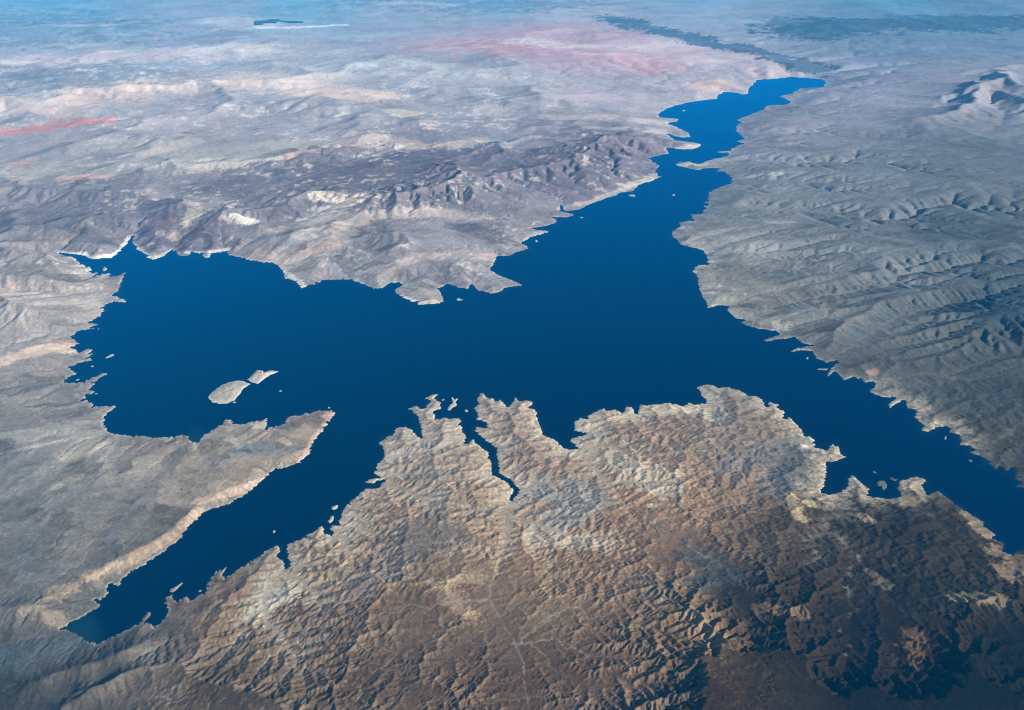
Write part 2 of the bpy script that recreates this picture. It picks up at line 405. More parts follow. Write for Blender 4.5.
def simulate():
    d0 = .0064
    h = None
    for lvl, (steps, D) in enumerate(((48, .006), (20, .006), (18, .004))):
        d = d0 / 2 ** lvl
        u = np.arange(U0, U1 if lvl < 2 else UF, d); v = np.arange(-VMAX, VMAX, d); s = CAM_H * np.exp(u) * d
        lake = lake_sdf(u, v, .01) < d * .3
        U, V = u[:, None], v[None, :]
        if h is None:
            PX, PY = to_px(*uv_to_xy(U, V))
            h, near, east = macro(U, V, lake_distance(lake, s), PX, PY)
            near = near.astype(np.float32); east = np.broadcast_to(east, h.shape).astype(np.float32)
            relief = np.clip((h - 260 * east) / 500, 0, 2).astype(np.float32)
            base = -14 - 8 * near - 4 * east
            h = flood(np.where(lake, base, np.maximum(h, 1)).astype(np.float32), lake)
        else:
            h, near, east, relief = (resample(a, pu, pv, u, v) for a in (h, near, east, relief))
            UU = U + 0 * V; VV = V + 0 * U; k = 120 * 2 ** (lvl - 1)
            hp = np.maximum(h, 0); rg = (.55 + .45 * np.maximum(near, east)) * (1 - .75 * east * smooth(.75, 1.15, U))
            h = h + rg * (gnoise(UU * k, VV * k, 21 + lvl) * np.minimum((20 + 12 * near - 7 * east) / lvl, .25 * hp) + gnoise(UU * 2 * k, VV * 2 * k, 31 + lvl) * np.minimum((11 + 10 * near - 3 * east) / lvl, .18 * hp))
            if lvl > 0:
                X, Y = uv_to_xy(U, V); al, ac = (X * .906 + Y * .42), (Y * .906 - X * .42)
                ac = ac + 500 * fbm(al / 5000, ac / 5000, 2, 43)
                h = h + east * np.minimum(16 - 4 * lvl, .15 * hp) * (fbm(al / (3600 / lvl), ac / (480 / lvl), 2, 44))
            base = -14 - 8 * near - 4 * east
            h = flood(np.where(lake, base, np.maximum(h, base + 1)).astype(np.float32), lake)
        ek = east * (.25 + .75 * smooth(1.15, .7, U)).astype(np.float32)
        h, A, c = erode(h, lake, s, ((1, 1.7, 2.8)[lvl] * (.014 + (.32, .07, .065)[lvl] * near + (.10, .045, .032)[lvl] * ek + .05 * np.clip(relief - .3, 0, 1) * (1 - near))).astype(np.float32), steps, D, (3.2, 1.3, 2.1)[lvl] * near * (.75 + .5 * relief) + (.55, .38, .5)[lvl] * ek + (.12, .16, .35)[lvl] + (.9, .7, .7)[lvl] * np.clip(relief - .3, 0, 1.5) * (1 - near))
        if lvl == 1: coarse = (h, np.log10(A), c, near, east, u, v)
        pu, pv = u, v
    # far beyond the fine grid the coarser one carries on
    out = []
    uu = np.arange(U0, U1 - .01, d); f = smooth(UF - .12, UF - .02, uu)[:, None].astype(np.float32); m = len(u)
    for a, b in zip((h, np.log10(A), c, near, east), coarse[:5]):
        g = resample(b.astype(np.float32), coarse[5], coarse[6], uu, v)
        g[:m] = a * (1 - f[:m]) + g[:m] * f[:m]
        out.append(g)
    return (uu, v, *out)

# ---------------------------------------------------------------- final land surface
print('simulating'); import time; _t0 = time.time()
su, sv, SH, SA, SC, SNEAR, SEAST = simulate()
print('sim', time.time() - _t0)
rows = [U0 + .004]
while rows[-1] < U1 - .02:
    th = math.atan(math.exp(-rows[-1]))
    rows.append(rows[-1] + max(.00145, .72 / FOC / (math.sin(th) * math.cos(th))))
gu = np.array(rows); gv = np.arange(-VMAX + .004, VMAX - .004, .0015)
NR, NC = len(gu), len(gv)
U, V = gu[:, None] + 0 * gv[None, :], gv[None, :] + 0 * gu[:, None]
R = CAM_H * np.exp(U)
PX, PY = to_px(R * np.sin(V), R * np.cos(V))
sd = lake_sdf(gu, gv, .04)
hs = resample(SH, su, sv, gu, gv)
lA = resample(SA, su, sv, gu, gv); streak = np.clip(resample(SC, su, sv, gu, gv), -2.5, 2.5)
near = np.clip(resample(SNEAR, su, sv, gu, gv), 0, 1); east = np.clip(resample(SEAST, su, sv, gu, gv), 0, 1)

# small gullies running down the slopes
gsm = SH.copy()
for _ in range(4):
    P = np.pad(gsm, 1, mode='edge'); gsm = (P[:-2, 1:-1] + P[2:, 1:-1] + P[1:-1, :-2] + P[1:-1, 2:] + 4 * gsm) / 8
cs = (CAM_H * np.exp(su) * (su[1] - su[0]))[:, None]
slu = resample((np.gradient(gsm, axis=0) / cs).astype(np.float32), su, sv, gu, gv)
slv = resample((np.gradient(gsm, axis=1) / cs).astype(np.float32), su, sv, gu, gv)
slope = np.hypot(slu, slv)


def gullies(U, V, du, dv, freq, seed):
    """stripes across the fall line in jittered cells, summed: ridges and gullies that fork"""
    x = U * freq; y = V * freq
    ix = np.floor(x).astype(np.int64); iy = np.floor(y).astype(np.int64)
    ln = np.maximum(np.hypot(du, dv), 1e-4)
    tx, ty = -dv / ln, du / ln
    s = 0; wt = 1e-6
    for a in (-1, 0, 1):
        for b in (-1, 0, 1):
            jx = ix + a + .5 + .7 * (_hash(ix + a, iy + b, seed) - .5); jy = iy + b + .5 + .7 * (_hash(ix + a, iy + b, seed + 1) - .5)
            ddx = (x - jx).astype(np.float32); ddy = (y - jy).astype(np.float32)
            w = np.exp(-2.2 * (ddx * ddx + ddy * ddy))
            s = s + w * np.cos((ddx * tx + ddy * ty) * 2 * math.pi * .95); wt = wt + w
    return (s / wt).astype(np.float32)


g1 = gullies(U, V, slu, slv, 75, 51)
g2 = gullies(U, V, slu, slv, 150, 61)
rough = np.clip(slope * 4.5 + .04, 0, 1)
amp = np.minimum(R * .0011, 22) * rough * (.5 + .8 * near + .4 * east)
detail = .3 * amp * (g1 + .5 * g2) + np.minimum(R * .0005, 10) * rough * fbm(U * 300, V * 300, 2, 71)
detail *= smooth(0, .006, sd)
# shore: drowned gullies run a little way inland of the traced line, spurs stick out
low_ = np.minimum(hs, 60)
sdp = sd + .0011 * streak * (.7 + 2.6 * east * smooth(150, 220, PY) + .8 * smooth(420, 300, PX) * smooth(240, 270, PY)) + (.0018 + .0014 * near) * gnoise(U * 140, V * 140, 82) + (.0009 + .0009 * near) * gnoise(U * 320, V * 320, 81) - .0002
sdp = sdp - .003 * smooth(2, -14, hs) * smooth(.010, .002, sd) * (near + .8 * east + .4)
sdp = np.where(np.abs(sd) < .012, sdp, sd)
metre = sdp * R
# the main canyons behind the inlets: narrow floors with steep walls
CANYONS = [  # (points, floor height at the mouth and at the head, floor half width)
    ([(511, 498.5), (514, 508), (511, 522), (505, 535), (502, 548), (499, 562), (495, 575), (490, 590), (490, 604), (498, 618), (504, 630), (512, 640), (517, 650), (524, 668), (524, 690), (530, 715)], 1, 120, .0019),
    ([(516, 648), (528, 638), (538, 628), (550, 620), (560, 616)], 70, 130, .0009), ([(516, 649), (535, 645), (555, 642), (572, 650), (590, 662)], 70, 140, .0010),
    ([(511, 522), (530, 530), (550, 530), (565, 538), (580, 541), (600, 534)], 20, 110, .0010), ([(502, 552), (480, 549), (455, 556), (430, 553), (400, 563), (375, 556)], 30, 120, .0009),
    ([(491, 600), (470, 612), (450, 628), (438, 648), (425, 668)], 65, 150, .0008), ([(576, 446), (590, 460), (600, 476), (618, 496), (640, 518), (665, 536), (690, 552), (720, 570)], 1, 150, .0010),
    ([(287, 568), (276, 582), (268, 594), (262, 606), (266, 625), (282, 645), (300, 665)], 1, 130, .0010), ([(262, 604), (246, 612), (230, 622)], 35, 80, .0007), ([(384, 481), (400, 492), (425, 502), (450, 512)], 1, 90, .0008),
    ([(222, 603), (212, 612), (202, 625)], 20, 25, .0009),
]
n_w = gnoise(U * 210, V * 210, 85) + .6 * g1; cany = np.zeros_like(hs); wob = .0026 * gnoise(U * 170, V * 170, 83) + .0008 * gnoise(U * 400, V * 400, 84)
for pts, z0, z1, wd in CANYONS:
    pu, pv = to_uv([p[0] for p in pts], [p[1] for p in pts])
    a0, a1 = np.searchsorted(gu, [pu.min() - .03, pu.max() + .03]); b0, b1 = np.searchsorted(gv, [pv.min() - .03, pv.max() + .03])
    S = (slice(a0, a1), slice(b0, b1))
    d, T = line_along(pts, U[S] + wob[S], V[S] + np.roll(wob, 40, 1)[S])
    wd2 = wd * (1.25 - .8 * T) * (1 + .7 * gnoise(U[S] * 60, V[S] * 60, 86))
    floor = z0 + (z1 - z0) * T
    wall = floor + np.maximum(d - wd2, 0) * R[S] * (.34 + .25 * n_w[S])
    hs[S] = np.where(d < .03, np.minimum(hs[S], np.maximum(wall, 1)), hs[S])
    cany[S] = np.maximum(cany[S], smooth(wd2 * 1.5, wd2 * .8, d))
land = np.maximum(hs + detail, np.minimum(3 + .0008 * R, 8 + .15 * np.maximum(hs, 0)))
h = np.where(sdp > 0, metre * .07 + np.maximum(land - 2, 1.5) * smooth(-.0004, .0022, sdp), np.maximum(metre * .1, -38))
h = np.where((sdp > .0002) & (h < 1.0), 1.0, h).astype(np.float32)
X = (R * np.sin(V)).astype(np.float32); Y = (R * np.cos(V)).astype(np.float32)

# ---------------------------------------------------------------- ground colour: rock and soil types, plus painted vignette, haze and sunlit crests
wu = fbm(U * 16, V * 16, 4, 91); wv = fbm(U * 16 + 7, V * 16 + 3, 4, 95)
n0 = fbm(U * 11, V * 11, 4, 131); n1 = fbm(U * 30, V * 30, 5, 101); n2 = fbm(U * 90, V * 90, 4, 111); n3 = fbm(U * 260, V * 260, 3, 121)
SOIL = [  # (picture point, albedo)
    (60, 60, .27, .27, .28), (300, 60, .28, .275, .28), (200, 30, .22, .24, .27), (450, 30, .24, .25, .27), (60, 10, .14, .25, .32), (300, 10, .15, .26, .32), (500, 5, .17, .26, .32), (700, 8, .17, .26, .32), (900, 5, .14, .26, .32),  # top edge points have distant haze blue painted into their soil colour
    (180, 130, .31, .28, .28), (330, 130, .30, .28, .28), (450, 110, .27, .26, .27), (560, 100, .28, .26, .27), (620, 90, .30, .27, .28), (700, 80, .33, .29, .30),
    (40, 165, .28, .26, .26), (180, 165, .29, .27, .26), (300, 205, .15, .133, .145), (220, 200, .15, .135, .145), (350, 182, .145, .125, .14), (420, 168, .14, .12, .135), (120, 205, .16, .145, .15), (100, 220, .16, .148, .155), (30, 225, .19, .17, .175), (370, 225, .17, .15, .155), (180, 235, .17, .15, .18),
    (250, 240, .24, .22, .22), (300, 262, .30, .27, .26), (360, 270, .27, .25, .25), (440, 250, .25, .235, .24), (480, 275, .25, .23, .225), (430, 205, .15, .13, .145),
    (550, 185, .13, .112, .135), (610, 150, .12, .105, .125), (540, 215, .23, .21, .215), (500, 140, .23, .22, .24), (640, 110, .28, .26, .27),
    (40, 280, .22, .21, .215), (90, 300, .26, .245, .23), (30, 340, .24, .23, .225), (60, 420, .215, .21, .20), (20, 470, .17, .175, .175), (60, 500, .17, .175, .17),
    (120, 480, .21, .20, .185), (200, 470, .20, .195, .18), (250, 450, .22, .205, .185), (40, 560, .15, .15, .14), (100, 545, .17, .165, .15), (20, 610, .15, .14, .125),
    (30, 660, .09, .085, .075), (10, 690, .07, .065, .055), (100, 660, .12, .105, .085),
    (150, 640, .18, .155, .125), (220, 620, .17, .135, .105), (300, 570, .19, .175, .145), (380, 540, .18, .145, .12), (330, 620, .12, .092, .072), (420, 600, .13, .10, .078),
    (220, 690, .10, .08, .06), (350, 690, .11, .085, .063), (480, 700, .13, .095, .07), (600, 690, .12, .085, .06), (420, 500, .19, .165, .14), (480, 520, .19, .165, .14),
    (560, 480, .20, .165, .14), (640, 450, .20, .15, .12), (640, 500, .19, .14, .105), (600, 560, .18, .135, .105), (520, 560, .19, .15, .115), (660, 580, .14, .11, .085),
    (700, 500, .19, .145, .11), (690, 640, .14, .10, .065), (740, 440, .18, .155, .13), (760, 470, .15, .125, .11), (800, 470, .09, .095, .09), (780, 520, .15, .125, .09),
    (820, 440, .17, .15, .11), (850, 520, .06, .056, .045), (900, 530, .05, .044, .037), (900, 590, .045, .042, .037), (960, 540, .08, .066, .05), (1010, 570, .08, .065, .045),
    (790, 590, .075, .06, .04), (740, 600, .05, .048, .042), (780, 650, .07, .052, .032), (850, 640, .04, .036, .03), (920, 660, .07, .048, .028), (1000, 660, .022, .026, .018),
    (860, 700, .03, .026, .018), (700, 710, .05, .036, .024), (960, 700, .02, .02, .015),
    (760, 130, .27, .25, .28), (850, 100, .26, .25, .29), (760, 200, .22, .22, .225), (720, 240, .25, .24, .23), (720, 290, .26, .24, .215), (850, 180, .20, .20, .21),
    (950, 180, .17, .175, .18), (850, 250, .17, .17, .175), (950, 250, .13, .14, .145), (800, 310, .19, .18, .17), (880, 320, .13, .135, .135), (1000, 310, .075, .09, .095),
    (900, 380, .13, .13, .12), (990, 400, .08, .083, .078), (980, 440, .09, .09, .075), (880, 40, .15, .19, .24), (980, 30, .15, .2, .25), (960, 100, .24, .23, .25), (700, 20, .25, .26, .29), (560, 20, .28, .28, .3),
]
SOIL = np.array(SOIL)
kd = np.clip((SOIL[:, 1] - 480) / 220, 0, 1); SOIL[:, 2:] *= (1 - .45 * kd)[:, None] * (1 + np.array([.17, 0, -.22]) * np.clip((SOIL[:, 1:2] - 400) / 120, 0, 1) * (SOIL[:, :1] > 150))  # vignette darkening toward the bottom painted into the albedo; browns warmed
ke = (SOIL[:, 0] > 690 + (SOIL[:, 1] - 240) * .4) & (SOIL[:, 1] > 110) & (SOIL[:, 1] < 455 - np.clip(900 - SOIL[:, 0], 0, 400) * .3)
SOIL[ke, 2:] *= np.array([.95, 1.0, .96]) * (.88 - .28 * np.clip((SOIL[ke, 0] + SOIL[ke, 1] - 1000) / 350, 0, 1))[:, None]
SOIL[(SOIL[:, 1] > 500) & (SOIL[:, 0] > 720), 2:] *= .38  # dark rock, pushed darker still with corner vignette in its albedo
kl = (SOIL[:, 0] < 300) & (SOIL[:, 1] > 270) & (SOIL[:, 1] < 600); SOIL[kl, 2:] *= np.array([1.03, .98, .90])
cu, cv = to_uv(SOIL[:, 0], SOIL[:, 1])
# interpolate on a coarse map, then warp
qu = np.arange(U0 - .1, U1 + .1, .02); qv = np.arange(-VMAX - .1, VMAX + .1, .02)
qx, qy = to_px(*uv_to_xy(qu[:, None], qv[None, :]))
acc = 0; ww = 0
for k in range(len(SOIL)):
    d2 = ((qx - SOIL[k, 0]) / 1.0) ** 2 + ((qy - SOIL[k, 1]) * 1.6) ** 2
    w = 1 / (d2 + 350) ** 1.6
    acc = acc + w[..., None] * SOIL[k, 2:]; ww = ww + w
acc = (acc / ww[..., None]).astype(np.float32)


def sample(a, fu, fv):
    f = np.clip((fu - qu[0]) / .02, 0, len(qu) - 1.01); g = np.clip((fv - qv[0]) / .02, 0, len(qv) - 1.01)
    i = f.astype(int); j = g.astype(int); f = (f - i)[..., None]; g = (g - j)[..., None]
    return (a[i, j] * (1 - f) + a[i + 1, j] * f) * (1 - g) + (a[i, j + 1] * (1 - f) + a[i + 1, j + 1] * f) * g


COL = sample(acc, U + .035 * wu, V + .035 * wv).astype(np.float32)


def paint(mask, rgb):
    global COL
    COL = COL * (1 - mask[..., None]) + np.array(rgb, np.float32) * mask[..., None]


CREAM, PINK, RED, DARK = (.55, .48, .39), (.48, .34, .29), (.42, .2, .19), (.055, .05, .05)
PATCHES = [  # (points, half width rad, colour, strength, raggedness)
    # far plain: pale and red beds
    ([(100, 101), (140, 97), (200, 90), (290, 88)], .05, (.52, .42, .35), .75, 1.2), ([(300, 97), (370, 103)], .035, (.56, .44, .36), .8, 1),
    ([(200, 60), (240, 57)], .05, (.5, .45, .4), .7, 1), ([(105, 66), (160, 62)], .06, (.44, .37, .36), .6, 1.2), ([(0, 75), (45, 70)], .06, (.45, .37, .36), .6, 1),
    ([(-10, 120), (45, 114), (75, 118)], .035, (.50, .40, .34), .7, 1), ([(-10, 138), (30, 136)], .018, (.5, .22, .19), .8, .8), ([(52, 130), (108, 128)], .018, (.48, .21, .18), .8, 1.0),
    ([(80, 108), (110, 104)], .03, (.5, .38, .34), .5, 1), ([(20, 172), (28, 168)], .012, RED, .6, 1), ([(68, 184), (102, 184)], .012, (.52, .33, .29), .9, .8),
    ([(85, 143), (100, 140)], .012, PINK, .6, 1), ([(0, 175), (80, 175), (160, 172), (260, 158), (300, 150)], .03, (.42, .40, .33), .45, 1.6),
    ([(30, 155), (90, 148), (170, 158), (290, 150)], .02, (.42, .40, .33), .4, 1.6), ([(200, 174), (235, 172)], .013, CREAM, .7, .9), ([(252, 168), (275, 167)], .01, CREAM, .7, .9),
    ([(292, 164), (315, 157), (340, 153)], .013, PINK, .8, .9), ([(355, 145), (400, 148), (430, 152), (480, 147)], .02, (.46, .37, .32), .7, 1), ([(345, 153), (375, 153)], .008, PINK, .7, 1),
    ([(350, 78), (390, 72), (450, 80)], .06, (.42, .41, .38), .55, 1.8), ([(403, 120), (412, 119)], .014, (.6, .56, .45), .8, .6), ([(392, 117), (398, 116)], .012, CREAM, .6, .6),
    ([(485, 112), (490, 116)], .02, (.5, .45, .42), .6, 1.3), ([(550, 122), (600, 121), (660, 124)], .014, (.44, .38, .35), .7, .9), ([(590, 100), (625, 99)], .03, (.4, .33, .33), .5, 1),
    ([(495, 50), (560, 40), (600, 60)], .10, (.40, .23, .23), .65, 1.1), ([(500, 55), (600, 62), (650, 70)], .05, (.38, .2, .21), .5, 1.2), ([(520, 46), (560, 50), (640, 54)], .02, (.52, .45, .43), .6, 1.2),
    ([(610, 60), (680, 52), (720, 64)], .06, (.42, .31, .32), .6, 1), ([(650, 52), (690, 50)], .03, (.5, .42, .42), .6, 1), ([(700, 90), (720, 88)], .02, PINK, .7, .8),
    ([(760, 76), (792, 75)], .015, (.5, .4, .38), .7, .8), ([(720, 66), (770, 68)], .04, (.44, .38, .38), .6, 1),
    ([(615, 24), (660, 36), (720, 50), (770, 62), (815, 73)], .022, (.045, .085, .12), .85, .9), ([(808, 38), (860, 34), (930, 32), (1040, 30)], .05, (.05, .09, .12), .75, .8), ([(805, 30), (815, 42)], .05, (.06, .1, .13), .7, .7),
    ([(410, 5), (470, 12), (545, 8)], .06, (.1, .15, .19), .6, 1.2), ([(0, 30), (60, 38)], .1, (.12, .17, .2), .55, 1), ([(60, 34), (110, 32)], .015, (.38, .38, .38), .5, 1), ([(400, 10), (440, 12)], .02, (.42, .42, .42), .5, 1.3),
    ([(60, 82), (100, 84)], .06, (.13, .14, .16), .5, 1.2), ([(235, 300), (240, 300)], .001, CREAM, 0, 1), ([(150, 85), (200, 88)], .03, (.2, .22, .25), .4, 1),
    ([(262, 33.3), (300, 32.3), (345, 30)], .007, (.6, .6, .58), .7, .6), ([(230, 26), (255, 31)], .03, (.5, .48, .46), .5, .6),
    # around the north shore
    ([(320, 205), (360, 206)], .014, CREAM, .95, .6), ([(322, 215), (345, 212)], .012, (.45, .40, .36), .7, .8), ([(240, 226), (252, 227)], .012, (.66, .62, .52), .95, .5), ([(224, 227), (228, 227)], .006, CREAM, .9, .5),
    ([(165, 232), (175, 228)], .012, (.56, .36, .32), .8, .8), ([(178, 240), (183, 230), (190, 222)], .012, CREAM, .9, 1.1), ([(320, 228), (335, 222), (350, 232)], .02, (.48, .43, .36), .6, 1.4),
    ([(290, 262), (320, 253), (345, 238)], .02, (.47, .37, .32), .7, 1.1), ([(260, 255), (300, 265)], .015, (.46, .38, .33), .5, 1.2), ([(340, 240), (370, 222), (420, 218), (480, 222)], .016, (.44, .38, .33), .75, 1),
    ([(205, 205), (215, 212)], .02, (.42, .38, .33), .5, 1.3), ([(150, 195), (165, 200)], .015, (.38, .35, .33), .5, 1.2), ([(380, 275), (420, 262), (480, 258)], .012, (.47, .38, .34), .6, 1.1), ([(480, 258), (492, 256)], .008, (.55, .4, .35), .7, .7),
    ([(560, 172), (600, 160), (635, 172)], .02, (.13, .12, .16), .5, 1.2), ([(400, 185), (470, 180), (560, 195)], .025, (.17, .15, .19), .4, 1.2), ([(160, 240), (165, 215), (140, 225)], .02, (.15, .13, .16), .7, .7), ([(195, 238), (225, 245), (215, 230)], .018, (.15, .13, .16), .6, .7),
    ([(395, 285), (430, 296)], .02, (.4, .39, .33), .5, 1.4), ([(450, 262), (500, 280)], .018, (.2, .2, .21), .5, 1.2), ([(590, 135), (660, 133)], .012, (.44, .40, .38), .6, .9),
    ([(350, 190), (450, 175), (560, 165), (630, 150)], .05, (.135, .112, .128), .6, .8), ([(300, 180), (380, 165), (480, 160)], .025, (.12, .10, .12), .6, .9), ([(210, 195), (290, 185)], .03, (.13, .115, .13), .5, 1),
    ([(84, 255), (92, 259), (112, 256.5), (121, 250), (132, 236)], .0035, (.66, .61, .52), .9, .6), ([(60, 252.5), (84, 254.5)], .0025, (.66, .61, .52), .9, .5), ([(136, 248), (148, 257), (155, 258.5), (168, 252)], .003, (.6, .55, .47), .8, .7), ([(188, 253), (212, 252), (228, 249.5)], .0035, (.66, .61, .52), .9, .7), ([(400, 297), (418, 303), (443, 302)], .005, (.60, .56, .46), .8, .9), ([(283, 271), (297, 280), (302, 286)], .004, (.58, .53, .45), .8, .9), ([(560, 209), (590, 203), (620, 191), (640, 182)], .005, (.50, .46, .41), .7, 1), ([(520, 245), (545, 230)], .005, (.46, .42, .37), .6, 1),
    # left shore
    ([(-10, 372), (20, 360), (50, 352), (75, 350)], .012, (.55, .43, .32), .8, .9), ([(50, 345), (75, 342)], .007, (.46, .28, .24), .7, .8), ([(85, 275), (95, 280)], .012, (.45, .41, .34), .6, 1), ([(85, 318), (100, 312)], .014, (.46, .4, .33), .6, 1.1),
    ([(0, 300), (20, 295)], .012, (.4, .31, .27), .6, 1), ([(-10, 460), (40, 450), (80, 440)], .004, (.4, .38, .33), .5, .8), ([(80, 455), (95, 450)], .018, (.42, .38, .3), .55, 1.1), ([(95, 440), (100, 470)], .014, (.36, .34, .28), .5, 1.2),
    ([(110, 540), (150, 495), (190, 440)], .012, (.13, .12, .12), .6, .9), ([(210, 440), (250, 430), (235, 450)], .02, (.38, .35, .28), .6, 1.1), ([(245, 455), (290, 448)], .014, (.16, .175, .165), .7, .8),
    ([(205, 470), (260, 450)], .01, (.17, .18, .175), .6, .9), ([(255, 415), (266, 425)], .012, (.45, .38, .3), .6, .8), ([(300, 465), (313, 445), (333, 415)], .007, (.48, .36, .28), .8, .6), ([(200, 505), (250, 488), (300, 465)], .008, (.46, .34, .26), .8, .6),
    ([(327, 417), (329, 415)], .006, (.52, .28, .2), .6, .5), ([(284, 443), (288, 446)], .005, (.5, .36, .3), .7, .6),
    ([(82, 583), (115, 572), (150, 552), (175, 538), (200, 512)], .008, (.38, .28, .19), .6, 1.2), ([(55, 600), (70, 592)], .012, (.36, .28, .19), .7, 1), ([(30, 615), (60, 622)], .01, (.3, .24, .17), .5, 1.2), ([(90, 582), (120, 566)], .006, (.48, .38, .26), .6, 1),
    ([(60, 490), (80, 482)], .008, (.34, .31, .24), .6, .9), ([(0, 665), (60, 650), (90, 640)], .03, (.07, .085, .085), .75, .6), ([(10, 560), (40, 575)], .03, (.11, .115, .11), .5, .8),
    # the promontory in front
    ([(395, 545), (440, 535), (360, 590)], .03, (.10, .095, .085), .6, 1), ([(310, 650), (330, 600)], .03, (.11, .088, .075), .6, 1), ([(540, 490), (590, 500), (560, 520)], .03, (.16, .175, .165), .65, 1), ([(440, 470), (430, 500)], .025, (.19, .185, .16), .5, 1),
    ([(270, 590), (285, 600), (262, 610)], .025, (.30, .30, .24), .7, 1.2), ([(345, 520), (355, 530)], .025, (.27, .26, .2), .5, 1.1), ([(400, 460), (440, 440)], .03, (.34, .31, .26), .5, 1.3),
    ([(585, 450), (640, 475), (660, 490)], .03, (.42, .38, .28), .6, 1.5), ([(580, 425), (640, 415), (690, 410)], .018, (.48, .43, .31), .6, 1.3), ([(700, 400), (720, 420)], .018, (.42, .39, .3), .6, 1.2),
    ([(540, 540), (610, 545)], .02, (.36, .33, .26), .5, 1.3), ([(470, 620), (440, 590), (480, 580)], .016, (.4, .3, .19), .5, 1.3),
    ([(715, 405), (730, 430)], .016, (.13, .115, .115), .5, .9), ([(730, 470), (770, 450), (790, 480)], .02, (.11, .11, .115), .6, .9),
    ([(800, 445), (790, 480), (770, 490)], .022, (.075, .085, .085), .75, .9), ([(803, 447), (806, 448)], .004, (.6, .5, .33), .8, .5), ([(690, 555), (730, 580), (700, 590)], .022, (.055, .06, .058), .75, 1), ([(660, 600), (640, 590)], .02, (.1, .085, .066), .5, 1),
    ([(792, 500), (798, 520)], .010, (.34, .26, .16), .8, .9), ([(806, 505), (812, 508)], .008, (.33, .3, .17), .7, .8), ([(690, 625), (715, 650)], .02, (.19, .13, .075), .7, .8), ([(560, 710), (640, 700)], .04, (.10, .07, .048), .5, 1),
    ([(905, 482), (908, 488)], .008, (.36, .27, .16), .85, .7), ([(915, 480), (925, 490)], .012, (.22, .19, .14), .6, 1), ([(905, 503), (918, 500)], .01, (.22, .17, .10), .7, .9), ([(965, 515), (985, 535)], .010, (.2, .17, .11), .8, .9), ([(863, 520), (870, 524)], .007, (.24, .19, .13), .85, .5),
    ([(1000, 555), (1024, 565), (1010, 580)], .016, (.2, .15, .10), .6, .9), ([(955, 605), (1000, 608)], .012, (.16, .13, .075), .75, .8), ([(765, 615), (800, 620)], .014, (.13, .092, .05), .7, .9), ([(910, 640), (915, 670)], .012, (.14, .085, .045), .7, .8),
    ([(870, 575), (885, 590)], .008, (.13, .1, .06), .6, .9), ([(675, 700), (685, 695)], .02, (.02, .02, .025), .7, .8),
    # right shore
    ([(685, 238), (700, 245), (715, 295), (740, 315), (780, 328)], .010, (.36, .33, .28), .5, 1.2), ([(752, 265), (756, 266)], .016, (.33, .29, .28), .5, .8), ([(870, 374), (875, 372)], .006, (.3, .2, .13), .7, .7),
    ([(1000, 318), (1050, 305)], .03, (.03, .05, .065), .7, .9), ([(700, 180), (800, 178)], .004, (.38, .37, .35), .5, .6), ([(770, 227), (790, 228)], .008, (.4, .4, .38), .6, 1.3),
    ([(975, 93), (1000, 80), (1030, 74)], .03, (.30, .27, .27), .6, 1), ([(925, 130), (960, 126)], .02, (.28, .26, .25), .5, 1.1), ([(1000, 108), (1024, 118)], .03, (.36, .33, .32), .5, 1.2),
    ([(674, 165.5), (700, 165), (722, 160)], .006, (.52, .47, .42), .7, .8), ([(668, 150), (690, 148), (702, 145)], .005, (.55, .5, .44), .7, .8), ([(645, 183), (660, 175)], .008, (.5, .45, .42), .6, .8),
    ([(730, 114), (800, 96)], .02, (.36, .32, .32), .5, 1.2),
]
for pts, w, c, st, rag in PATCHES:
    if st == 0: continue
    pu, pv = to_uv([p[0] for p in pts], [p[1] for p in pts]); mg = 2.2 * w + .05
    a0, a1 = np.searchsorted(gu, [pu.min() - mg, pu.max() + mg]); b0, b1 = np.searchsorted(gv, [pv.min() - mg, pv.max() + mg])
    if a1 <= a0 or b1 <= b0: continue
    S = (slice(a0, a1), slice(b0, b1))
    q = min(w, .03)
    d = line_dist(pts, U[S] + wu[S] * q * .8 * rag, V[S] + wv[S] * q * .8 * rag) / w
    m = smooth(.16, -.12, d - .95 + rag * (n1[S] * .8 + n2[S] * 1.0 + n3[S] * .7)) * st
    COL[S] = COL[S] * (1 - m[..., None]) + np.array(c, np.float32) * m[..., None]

# pale lake-bed sediment low down near the front shore, bare bath-tub ring along the waterline
low = near * smooth(75, 8, h + 40 * n1 + 25 * n2) * smooth(1000, 860, PX + (PY - 480) * 1.4) * (h > 0)
paint(low * .75 * np.clip(.65 + n2 * .9 + n3 * .6, 0, 1), (.48, .415, .315))
# steep faces of the soft beds weather pale where the desert varnish cannot hold
pale = near * smooth(.16, .42, slope + .1 * n2) * smooth(-.15, .35, n1 + .4 * n2 + .15) * smooth(800, 640, PX)
paint(pale * (.12 + .36 * smooth(640, 480, PY)), (.42, .35, .26))
ring = smooth(.0045 + .003 * n2, .001, sdp)
north = smooth(330, 290, PY) * (1 - east)
paint(ring * (north * (.3 + .6 * smooth(330, 220, PX)) * np.clip(.55 + 1.5 * n1, 0, 1) + .38 * (1 - north) * np.clip(.6 + 1.4 * n1, 0, 1)) * smooth(960, 860, PX), (.60, .56, .48))
